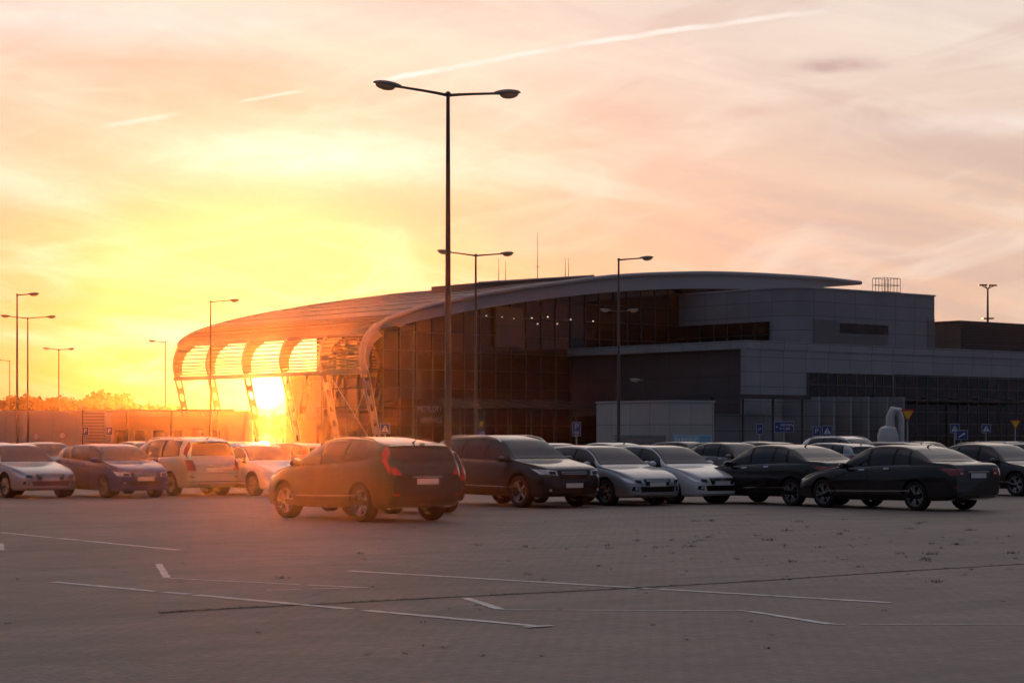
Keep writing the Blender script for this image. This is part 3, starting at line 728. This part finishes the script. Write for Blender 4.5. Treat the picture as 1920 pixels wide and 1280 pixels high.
gh.add([(tA,FS,0),(tA,9.8,0),(tA,9.8,zt_(tA)),(tA,FS,zt_(tA))],[(0,1,2,3)])
gh.box(tA+.3,30,9.9,14.3,0,6.3)
gh.obj('glass_hall',[M_cw],B)
mu=MB()
for t in np.arange(tA,tB,1.5): mu.box(t-.03,t+.03,FS-.09,FS-.003,0,zt_(t))
for z in np.arange(1.2,14,1.35):
    t0=next((t for t in np.arange(tA,tB,.25) if zt_(t)>z+.1),None)
    if t0 is not None: mu.box(t0,tB,FS-.065,FS-.004,z-.025,z+.025)
for s_ in np.arange(FS,9.8,1.5): mu.box(tA-.09,tA-.003,s_-.035,s_+.035,0,zt_(tA))
for z in np.arange(1.2,9,1.35): mu.box(tA-.065,tA-.004,FS,9.8,z-.03,z+.03)
mu.obj('curtain_wall_mullions',[M_mul],B)
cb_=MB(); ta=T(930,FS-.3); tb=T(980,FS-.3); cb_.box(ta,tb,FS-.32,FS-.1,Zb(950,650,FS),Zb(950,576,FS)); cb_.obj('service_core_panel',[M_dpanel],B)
sp=MB()
for px,py in ((912,592),(941,594),(963,597),(997,596),(1008,607),(1027,594),(1045,607),(1070,599),(1112,602)):
    s_=FS-.3; sp.ell((T(px,s_),s_,Zb(px,py,s_)),(.05,.05,.04),8,6)
sp.obj('ceiling_spotlights',[mat('spot_lit',(.9,.8,.6),.5,emit=(1,.75,.5),es=3.)],B)
lb=MB(); t1=20.7; s1_=-17.4; zl=8.5; tL=78
lb.box(t1+.6,tL,s1_+.02,8,0,zl-.6,0); lb.box(t1,tL+.3,s1_-.04,8.2,zl-.6,zl,0)
lb.box(t1,t1+.6,s1_,s1_+.5,0,zl-.6,0)
lb.obj('lower_wing',[M_panel],B)
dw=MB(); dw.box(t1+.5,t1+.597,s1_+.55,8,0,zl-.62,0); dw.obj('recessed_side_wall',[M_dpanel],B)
dg_=MB(); dg_.box(t1+.42,t1+.497,s1_+1.,7,0.2,3.3,0)
ta,tb=T(1514,s1_),T(1672,s1_); za,zb_=4.6,6.35
dg_.box(ta,tb,s1_-.05,s1_+.015,za,zb_); tc=T(1890,s1_); dg_.box(tb+.3,tc+14,s1_-.05,s1_+.015,0.,6.4); dg_.obj('lower_glazing',[M_cw],B)
mu2=MB()
for t in np.arange(ta,tb+.1,(tb-ta)/9): mu2.box(t-.03,t+.03,s1_-.09,s1_-.052,za,zb_)
mu2.box(ta,tb,s1_-.085,s1_-.053,(za+zb_)/2-.03,(za+zb_)/2+.03)
for t in np.arange(tb+.3,tc+14,1.25): mu2.box(t-.03,t+.03,s1_-.09,s1_-.052,0,6.4)
for z in np.arange(.9,6.4,.9): mu2.box(tb+.3,tc+14,s1_-.085,s1_-.053,z-.025,z+.025)
mu2.obj('lower_mullions',[mat('mullion_grey',(.085,.09,.10),.5)],B)
t2=32.7; s2=-11.; te=T(1752,s2); zu=13.1; r_=2.2
pts_=[(te,s2)]+[(te,9.7),(t2,9.7)]+[(t2+r_-r_*math.cos(a),s2+r_-r_*math.sin(a)) for a in np.linspace(0,math.pi/2,10)]
ub=MB(); ub.poly(pts_[::-1],zl+.003,zu,0); ub.obj('upper_block',[M_panel2],B,True)
ub2=MB(); ub2.box(t2+.4,te-2,.6,9.6,zu,14.2,0); ub2.obj('upper_block_infill',[M_dpanel],B)
cp=MB(); q=[(x+(-.08 if x<40 else .08),y-.08) for x,y in pts_]; cp.poly(q[::-1],zu+.003,zu+.12); cp.obj('parapet_cap',[M_fas],B)
uw=MB(); uw.box(t2-.04,t2-.003,s2+r_+.3,9.5,9.15,10.6); uw.box(T(1575,s2),T(1664,s2),s2-.04,s2-.003,9.75,10.55); uw.obj('upper_windows',[M_cw],B)
um=MB()
for s_ in np.arange(s2+r_+.3,9.5,1.5): um.box(t2-.07,t2-.042,s_-.03,s_+.03,9.15,10.6)
for t in np.linspace(T(1575,s2),T(1664,s2),4): um.box(t-.03,t+.03,s2-.07,s2-.042,9.75,10.55)
um.box(t2-.3,t2-.26,s2+r_,9.5,9.55,9.6)
um.obj('upper_mullions',[M_mul],B)
lo=MB()
for z in np.arange(8.65,10.75,.17):
    if z<9.7: lo.box(t2+r_,T(1664,s2),s2-.10,s2-.002,z,z+.09)
    else: lo.box(t2+r_,T(1570,s2),s2-.10,s2-.002,z,z+.09)
for z in np.arange(8.6,11.2,.17): lo.box(te-.9,te-.05,s2-.10,s2-.002,z,z+.09)
lo.obj('louvres',[M_louv],B)
fr=MB(); tf=T(1800,-5); fr.box(tf,tf+40,-5,9,zl+.003,11.6,0); fr.box(tf-.1,tf+40,-5.1,9.1,11.602,11.8,1)
for z in np.arange(8.8,11.4,.25): fr.box(tf+.2,tf+40,-5.12,-5.003,z,z+.12,1)
fr.obj('plant_block',[M_dpanel,M_mul],B)
cl=MB(); sC=11.
x0,x1=T(895,sC),T(1112,sC)
for i,(a,b_) in enumerate(zip(np.linspace(x0,x1,9)[:-1],np.linspace(x0,x1,9)[1:])):
    f=lambda t:Zb(895,530,sC)+(Zb(1112,517,sC)-Zb(895,530,sC))*((t-x0)/(x1-x0))
    cl.add([(a,sC,ft(a)-.2),(b_,sC,ft(b_)-.2),(b_,sC,f(b_)),(a,sC,f(a)),(a,sC+6,ft(a)-.2),(b_,sC+6,ft(b_)-.2),(b_,sC+6,f(b_)),(a,sC+6,f(a))],[(0,1,2,3),(3,2,6,7),(5,4,7,6)])
cl.add([(x0,sC,ft(x0)-.2),(x0,sC,f(x0)),(x0,sC+6,f(x0)),(x0,sC+6,ft(x0)-.2)],[(0,1,2,3)]); cl.add([(x1,sC,ft(x1)-.2),(x1,sC,f(x1)),(x1,sC+6,f(x1)),(x1,sC+6,ft(x1)-.2)],[(3,2,1,0)])
cl.tube([(x0,sC-.1,f(x0)),(x1,sC-.1,f(x1))],.09,6,1)
cl.obj('roof_clerestory',[M_metal,M_fas],B)
an=MB()
for px,pt_,s_ in ((1008,435,12),(1060,484,12),(1066,484,12),(935,484,12),(948,490,12)):
    t=T(px,s_); an.tube([(t,s_,ft(t)),(t,s_,Zb(px,pt_,s_))],[.035,.015],5)
    if px==1008: an.tube([(t-.2,s_,Zb(px,500,s_)),(t+.2,s_,Zb(px,500,s_))],.02,5)
s_=-4.; a,b_=T(1658,s_),T(1688,s_); z0=zu; z1=Zb(1670,521,s_)
for x in np.linspace(a,b_,6):
    for y in (s_,s_+1.3): an.tube([(x,y,z0),(x,y,z1)],.025,5)
for z in np.linspace(z0+.3,z1,4):
    for y in (s_,s_+1.3): an.tube([(a,y,z),(b_,y,z)],.022,5)
    for x in (a,b_): an.tube([(x,s_,z),(x,s_+1.3,z)],.022,5)
an.box(a-.3,b_+.3,s_-.2,s_+1.5,z0+.122,z0+.4)
for k_ in (0,.5): an.tube([(te+.12+k_,s2+.3,zl),(te+.12+k_,s2+.3,zl+1.1)],.025,5)
for z in np.arange(zl+.2,zl+1.1,.25): an.tube([(te+.12,s2+.3,z),(te+.62,s2+.3,z)],.02,5)
an.obj('roof_aerials_and_cage',[M_pole],B)
M_let=mat('lettering',(.55,.47,.48),.5)
s_=FS-.15; text('lettering_arrivals_pl','PRZYLOTY',.60,(T(806,s_),s_,Zb(806,767,s_)),B,M_let,sx=.78)
text('lettering_arrivals_en','ARRIVALS',.60,(T(808,s_),s_,Zb(808,788,s_)),B,M_let,sx=.78)
fn=MB(); s_=s1_-2.2
xs=[1512,1540,1572,1605,1640,1671]
for i,px in enumerate(xs):
    t=T(px,s_); fn.box(t-.09,t+.09,s_-1.2,s_+2,0,Zb(px,744,s_))
for a,b_ in zip(xs[:-1],xs[1:]):
    fn.box(T(a,s_)+.095,T(b_,s_)-.095,s_+.4,s_+.55,0,Zb(a,744,s_)-.02,0)
fn.obj('screen_walls',[panelmat('screen_panel',(.22,.235,.255),2.4,1.05,.02,.5)],B)
cn=MB(); t0=T(1335,s1_-5); tq=T(1520,s1_-5); s_=s1_-5; z=Zb(1420,744,s_)
cn.box(t0,tq,s_,s_+3.6,z,z+.14); cn.box(t0,tq,s_-.05,s_,z-.12,z+.17)
for t in np.linspace(t0+.4,tq-.4,4): cn.tube([(t,s_+.4,0),(t,s_+.4,z)],.08,8)
t0=T(1790,s_); cn.box(t0,t0+16,s_,s_+3.,z-.1,z+.02)
for q in range(5): cn.tube([(t0+q*3.2,s_,z-.1),(t0+q*3.2-1.,s_+3,z+.4)],.05,6)
for t in (t0+1,t0+6,t0+11): cn.tube([(t,s_+.4,0),(t,s_+.4,z)],.08,8)
cn.box(T(1342,s1_-3.6),T(1512,s1_-3.6),s1_-1.3,s1_-1.1,0,3.3,1)
cn.obj('entrance_canopy',[M_mul,M_panel],B)
lc=MB(); s_=-6.; t0=T(905,s_); tq=T(1130,s_); z=Zb(1000,764,s_)
lc.box(t0,tq,s_,s_+5,z,z+.12)
for t in np.arange(t0,tq,2.2): lc.tube([(t,s_+.2,z+.12),(t,s_+4.8,z+.65)],.05,6); lc.tube([(t,s_+2.5,0),(t,s_+2.5,z)],.07,6)
lc.box(t0,tq,s_+4.9,s_+5,z+.122,z+.7); lc.obj('drop_off_canopy',[M_mul],B)
pv=MB(); pv.box(-3,80,-27,-18.1,0,.13); pv.box(-3,19.,-9.,1.2,0,.13); pv.obj('terminal_pavement',[mat('paving',(.22,.21,.2),.85)],B)

# ---------------------------------------------------------------- parking office
e=empty('parking_office',(wx(1255,108),108,0),math.radians(38)); b=MB()
b.box(0,3.1,0,5.7,0,3.45,0); b.box(-.05,3.15,-.05,5.75,3.452,3.55,1)
b.obj('walls',[panelmat('office_panel',(.36,.355,.35),1.5,1.15,.015,.5),M_fas],e)
b=MB()
for z in np.arange(.25,1.85,.16): b.box(-.07,-.003,.3,4.2,z,z+.09)
b.obj('louvre',[M_louv],e)
b=MB(); b.box(.2,2.9,-.06,-.003,1.1,1.8,0); b.box(.2,2.9,-.062,-.004,.2,.95,1)
for i in range(4):
    for j in range(3): b.box(2.05+i*.2,2.2+i*.2,-.075,-.061,1.2+j*.19,1.34+j*.19,2)
b.obj('sign_panel',[mat('sign_blue_pale',(.30,.42,.50),.4),M_cw,mat('sign_cyan',(.10,.35,.50),.4)],e)
text('lettering','PARKING',.46,(1.1,-.08,1.43),e,mat('letter_grey',(.75,.78,.8),.5),sx=.85)

# ---------------------------------------------------------------- west side low structures
e=empty('perimeter_wall',(wx(-80,186),186,0),math.radians(-4)); b=MB(); b.box(0,26,0,.3,0,wz(773,186),0); b.box(-.1,26.1,-.05,.35,wz(773,186)+.002,wz(773,186)+.15,1); 
for i in range(13): b.box(i*2.1,i*2.1+.12,-.06,-.003,0,wz(773,186),1)
b.obj('wall',[M_conc,M_fas],e)
e=empty('service_building',(wx(196,160),160,0),math.radians(8)); b=MB(); b.box(0,9.2,0,6,0,wz(784,160),0); b.box(-.1,9.3,-.1,6.1,wz(784,160)+.002,wz(784,160)+.15,1)
for i in range(6): b.box(.8+i*1.4,1.6+i*1.4,-.03,-.003,.6,2.2,2)
b.obj('walls',[M_conc,M_fas,M_cw],e)
b=MB(); zc=wz(770,158); b.box(-1.8,9.6,-3.6,.2,zc,zc+.1)
for x in np.arange(-1.6,9.6,1.4): b.tube([(x,-3.5,zc+.1),(x,.1,zc+.35)],.05,6)
for x in (-1.4,1.8,5.,8.4): b.tube([(x,-3.2,0),(x,-3.2,zc)],.07,8)
b.obj('canopy',[M_mul],e)
e=empty('shipping_container',(wx(156,150),150,0),math.radians(5)); b=MB(); h=wz(773,150)
b.box(0,1.5,0,5,0,h,0)
for z in np.arange(.2,h-.1,.22): b.box(.04,1.46,-.05,-.003,z,z+.12,1)
b.obj('box',[M_conc,M_louv],e)

# ---------------------------------------------------------------- distant trees
tr=MB()
def leaf(c,s_):
    a=Vector((random.gauss(0,1),random.gauss(0,1),random.gauss(0,1))).normalized(); b_=a.cross(Vector((random.gauss(0,1),random.gauss(0,1),random.gauss(0,1)))).normalized()
    tr.add([c+a*s_,c+b_*s_,c-a*s_*.8,c-b_*s_],[(0,1,2,3)],random.choice((0,0,1)))
def tree(x,y,h,r,n):
    tr.tube([(x,y,0),(x+random.uniform(-.3,.3),y,h*.5),(x,y,h*.85)],[.22,.15,.04],5,2)
    K=random.randint(8,12); cs=[]
    for _ in range(K):
        zf=random.uniform(.45,.95); q=r*(1.1-.75*max(0,zf-.5)/.5); cs.append(Vector((x+random.gauss(0,q*.5),y+random.gauss(0,q*.5),h*zf)))
    for c in cs:
        tr.tube([(x,y,h*.35),tuple(c)],[.08,.02],4,2,False); q=r*random.uniform(.3,.5)
        for _ in range(n//K): leaf(c+Vector((random.gauss(0,q*.6),random.gauss(0,q*.6),random.gauss(0,q*.42))),random.uniform(.3,.62))
for i in range(230):
    px=random.uniform(-300,330); d=random.uniform(430,500)
    prof=6.5+1.9*math.exp(-((px-200)/55)**2)+1.4*math.exp(-((px-55)/28)**2)+.5*math.sin(px*.07)
    if px>255: prof=5.4
    tree(wx(px,d),d,2.2+prof*d/400*random.uniform(.8,1.0),random.uniform(2.4,3.6),240)
for i in range(60):
    px=random.uniform(330,760); d=random.uniform(430,500); tree(wx(px,d),d,random.uniform(5.,6.8),2.6,150)
for i in range(40):
    px=random.uniform(1900,3600); d=random.uniform(430,500); tree(wx(px,d),d,random.uniform(6,9),2.5,120)
tr.obj('distant_tree_line',[mat('foliage',(.05,.05,.025),.9,var=.4,vscale=.5),mat('foliage_dark',(.03,.032,.018),.9,var=.4,vscale=.5),mat('bark',(.05,.04,.03),.9)])
# ---------------------------------------------------------------- traffic signs
M_sb=mat('sign_blue',(.010,.045,.19),.5); M_sw=mat('sign_white',(.6,.6,.6),.5); M_sy=mat('sign_yellow',(.75,.42,.02),.5); M_sr=mat('sign_red',(.5,.02,.02),.5); M_blk=mat('sign_black',(.02,.02,.02),.5); M_sg=mat('sign_back',(.3,.3,.3),.5)
def sign(name,px,py,d,kind,s=.6,h=None,rz=0.,pole=True,label=None):
    e=empty(name,(wx(px,d),d,0),rz); z=wz(py,d); b=MB(); k=s/2; h2=(h or s)/2
    if pole: b.tube([(0,.05,0),(0,.05,z+h2)],.03,8,4)
    ms=[M_sb,M_sw,M_sy,M_sr,M_sg,M_blk]
    def tri(sz,y,mi,inv=False,zc=0.):
        q=-1 if inv else 1; b.add([(-sz,y,z+zc-q*sz*.86),(sz,y,z+zc-q*sz*.86),(0,y,z+zc+q*sz*.86),(-sz,y+.01,z+zc-q*sz*.86),(sz,y+.01,z+zc-q*sz*.86),(0,y+.01,z+zc+q*sz*.86)],[(0,1,2),(5,4,3),(0,3,4,1),(1,4,5,2),(2,5,3,0)],mi)
    def disc(r,y,mi): b.lathe([(0,y),(r,y),(r,y+.01),(0,y+.01)],(0,0,z),24,'y',mi)
    if kind in('parking','board','crossing','arrow'):
        b.box(-k-.02,k+.02,-.012,.0,z-h2-.02,z+h2+.02,1); b.box(-k,k,-.022,-.013,z-h2,z+h2,0)
    if kind=='crossing':
        tri(k*.8,-.034,1)
        b.ell((.02*s,-.04,z+.10*s),(.05*s,.004,.05*s),8,6,5); b.tube([(0,-.038,z+.05*s),(-.01*s,-.038,z-.12*s)],.035*s,5,5); b.tube([(0,-.038,z-.1*s),(.1*s,-.038,z-.30*s)],.022*s,5,5); b.tube([(0,-.038,z-.1*s),(-.1*s,-.038,z-.30*s)],.022*s,5,5); b.tube([(0,-.038,z+.02*s),(.12*s,-.038,z-.08*s)],.018*s,5,5)
    if kind=='yield': tri(k+.03,-.012,3,True); tri(k*.82,-.026,2,True,.0)
    if kind=='noentry': disc(k,-.012,3); disc(k*.78,-.024,1)
    if kind=='arrow':
        b.tube([(-.3*s,-.03,z-.2*s),(.2*s,-.03,z+.1*s)],.05*s,5,1); b.add([(.3*s,-.035,z+.2*s),(.05*s,-.035,z+.14*s),(.22*s,-.035,z-.06*s)],[(0,1,2)],1)
    if kind=='blueround': disc(k,-.012,0)
    if kind=='yellowarrow':
        b.box(-k,k,-.012,0,z-h2,z+h2,5); b.add([(-.35*s,-.02,z-.3*s),(.1*s,-.02,z-.3*s),(.1*s,-.02,z+.1*s),(.35*s,-.02,z+.1*s),(0,-.02,z+.45*s),(-.38*s,-.02,z+.1*s),(-.15*s,-.02,z+.1*s)],[(0,1,2,3,4,5,6)],2)
    b.obj('panel_and_post',ms,e)
    if kind=='parking': text('letter','P',s*1.05,(0,-.03,z),e,M_sw)
    if label: text('letter',label[0],label[1],(label[2],-.03,z+label[3]),e,M_sw)
    return e
sign('parking_sign',1081,800,100,'parking',.36,.42); sign('plate_sign',1081,814,100.1,'parking',.36,.12,pole=False)
sign('parking_sign',160,808,140,'parking',.4,.5); sign('parking_sign',205,808,140,'parking',.4,.5); sign('parking_sign',1531,808,110,'parking',.36,.45)
sign('pedestrian_crossing_sign',722,803,125,'crossing',.55); sign('pedestrian_crossing_sign',1551,807,115,'crossing',.5); sign('pedestrian_crossing_sign',1790,803,125,'crossing',.5); sign('pedestrian_crossing_sign',1849,803,130,'crossing',.5)
sign('yield_sign',1702,779,92,'yield',.55); sign('yield_sign',1904,796,105,'yield',.5)
sign('no_entry_sign',68,818,130,'noentry',.42); sign('no_entry_sign',117,816,150,'noentry',.5)
sign('direction_arrow_sign',1803,815,100,'arrow',.55,.4,rz=.2); sign('direction_arrow_sign',1424,804,112,'arrow',.32,.5)
sign('round_mandatory_sign',903,813,110,'blueround',.4,label=('10',.3,0,0)); sign('yellow_arrow_sign',903,795,110.2,'yellowarrow',.36,.6)
e=sign('rent_a_car_sign',1470,800,115,'board',1.0,.55,label=('RENT\nA CAR',.2,.05,0))
z=wz(800,115); text('arrow','\u2191',.4,(.38,-.03,z),e,M_sw); text('arrow2','\u2190',.22,(-.36,-.03,z),e,M_sw)
e=empty('ventilation_cowl',(wx(1665,100),100,0)); b=MB()
b.lathe([(.35,0),(.40,.8),(.5,1.3),(.5,1.75),(.38,2.1),(.15,2.2),(0,2.22)],n=20,axis='z'); 
b.tube([(.1,0,1.9),(.1,0,2.6),(.25,0,2.95),(.5,0,2.9),(.62,0,2.5),(.62,0,1.2),(.62,0,0)],[.2,.2,.2,.18,.13,.12,.12],12)
b.obj('cowl',[mat('white_plastic',(.42,.42,.43),.4)],e,True)
e=empty('floodlight_mast',(wx(1852,240),240,0)); b=MB(); zt2=wz(540,240); b.tube([(0,0,0),(0,0,zt2)],[.3,.09],8)
for a in (-1,-.45,.45,1): b.tube([(0,0,zt2-.1),(a*.8,.3*a,zt2+.3)],.05,6); b.box(a*.8-.28,a*.8+.28,.3*a-.15,.3*a+.15,zt2+.24,zt2+.40)
b.box(-.6,.6,-.6,.6,wz(598,240),wz(596,240)); b.obj('mast',[M_pole],e)
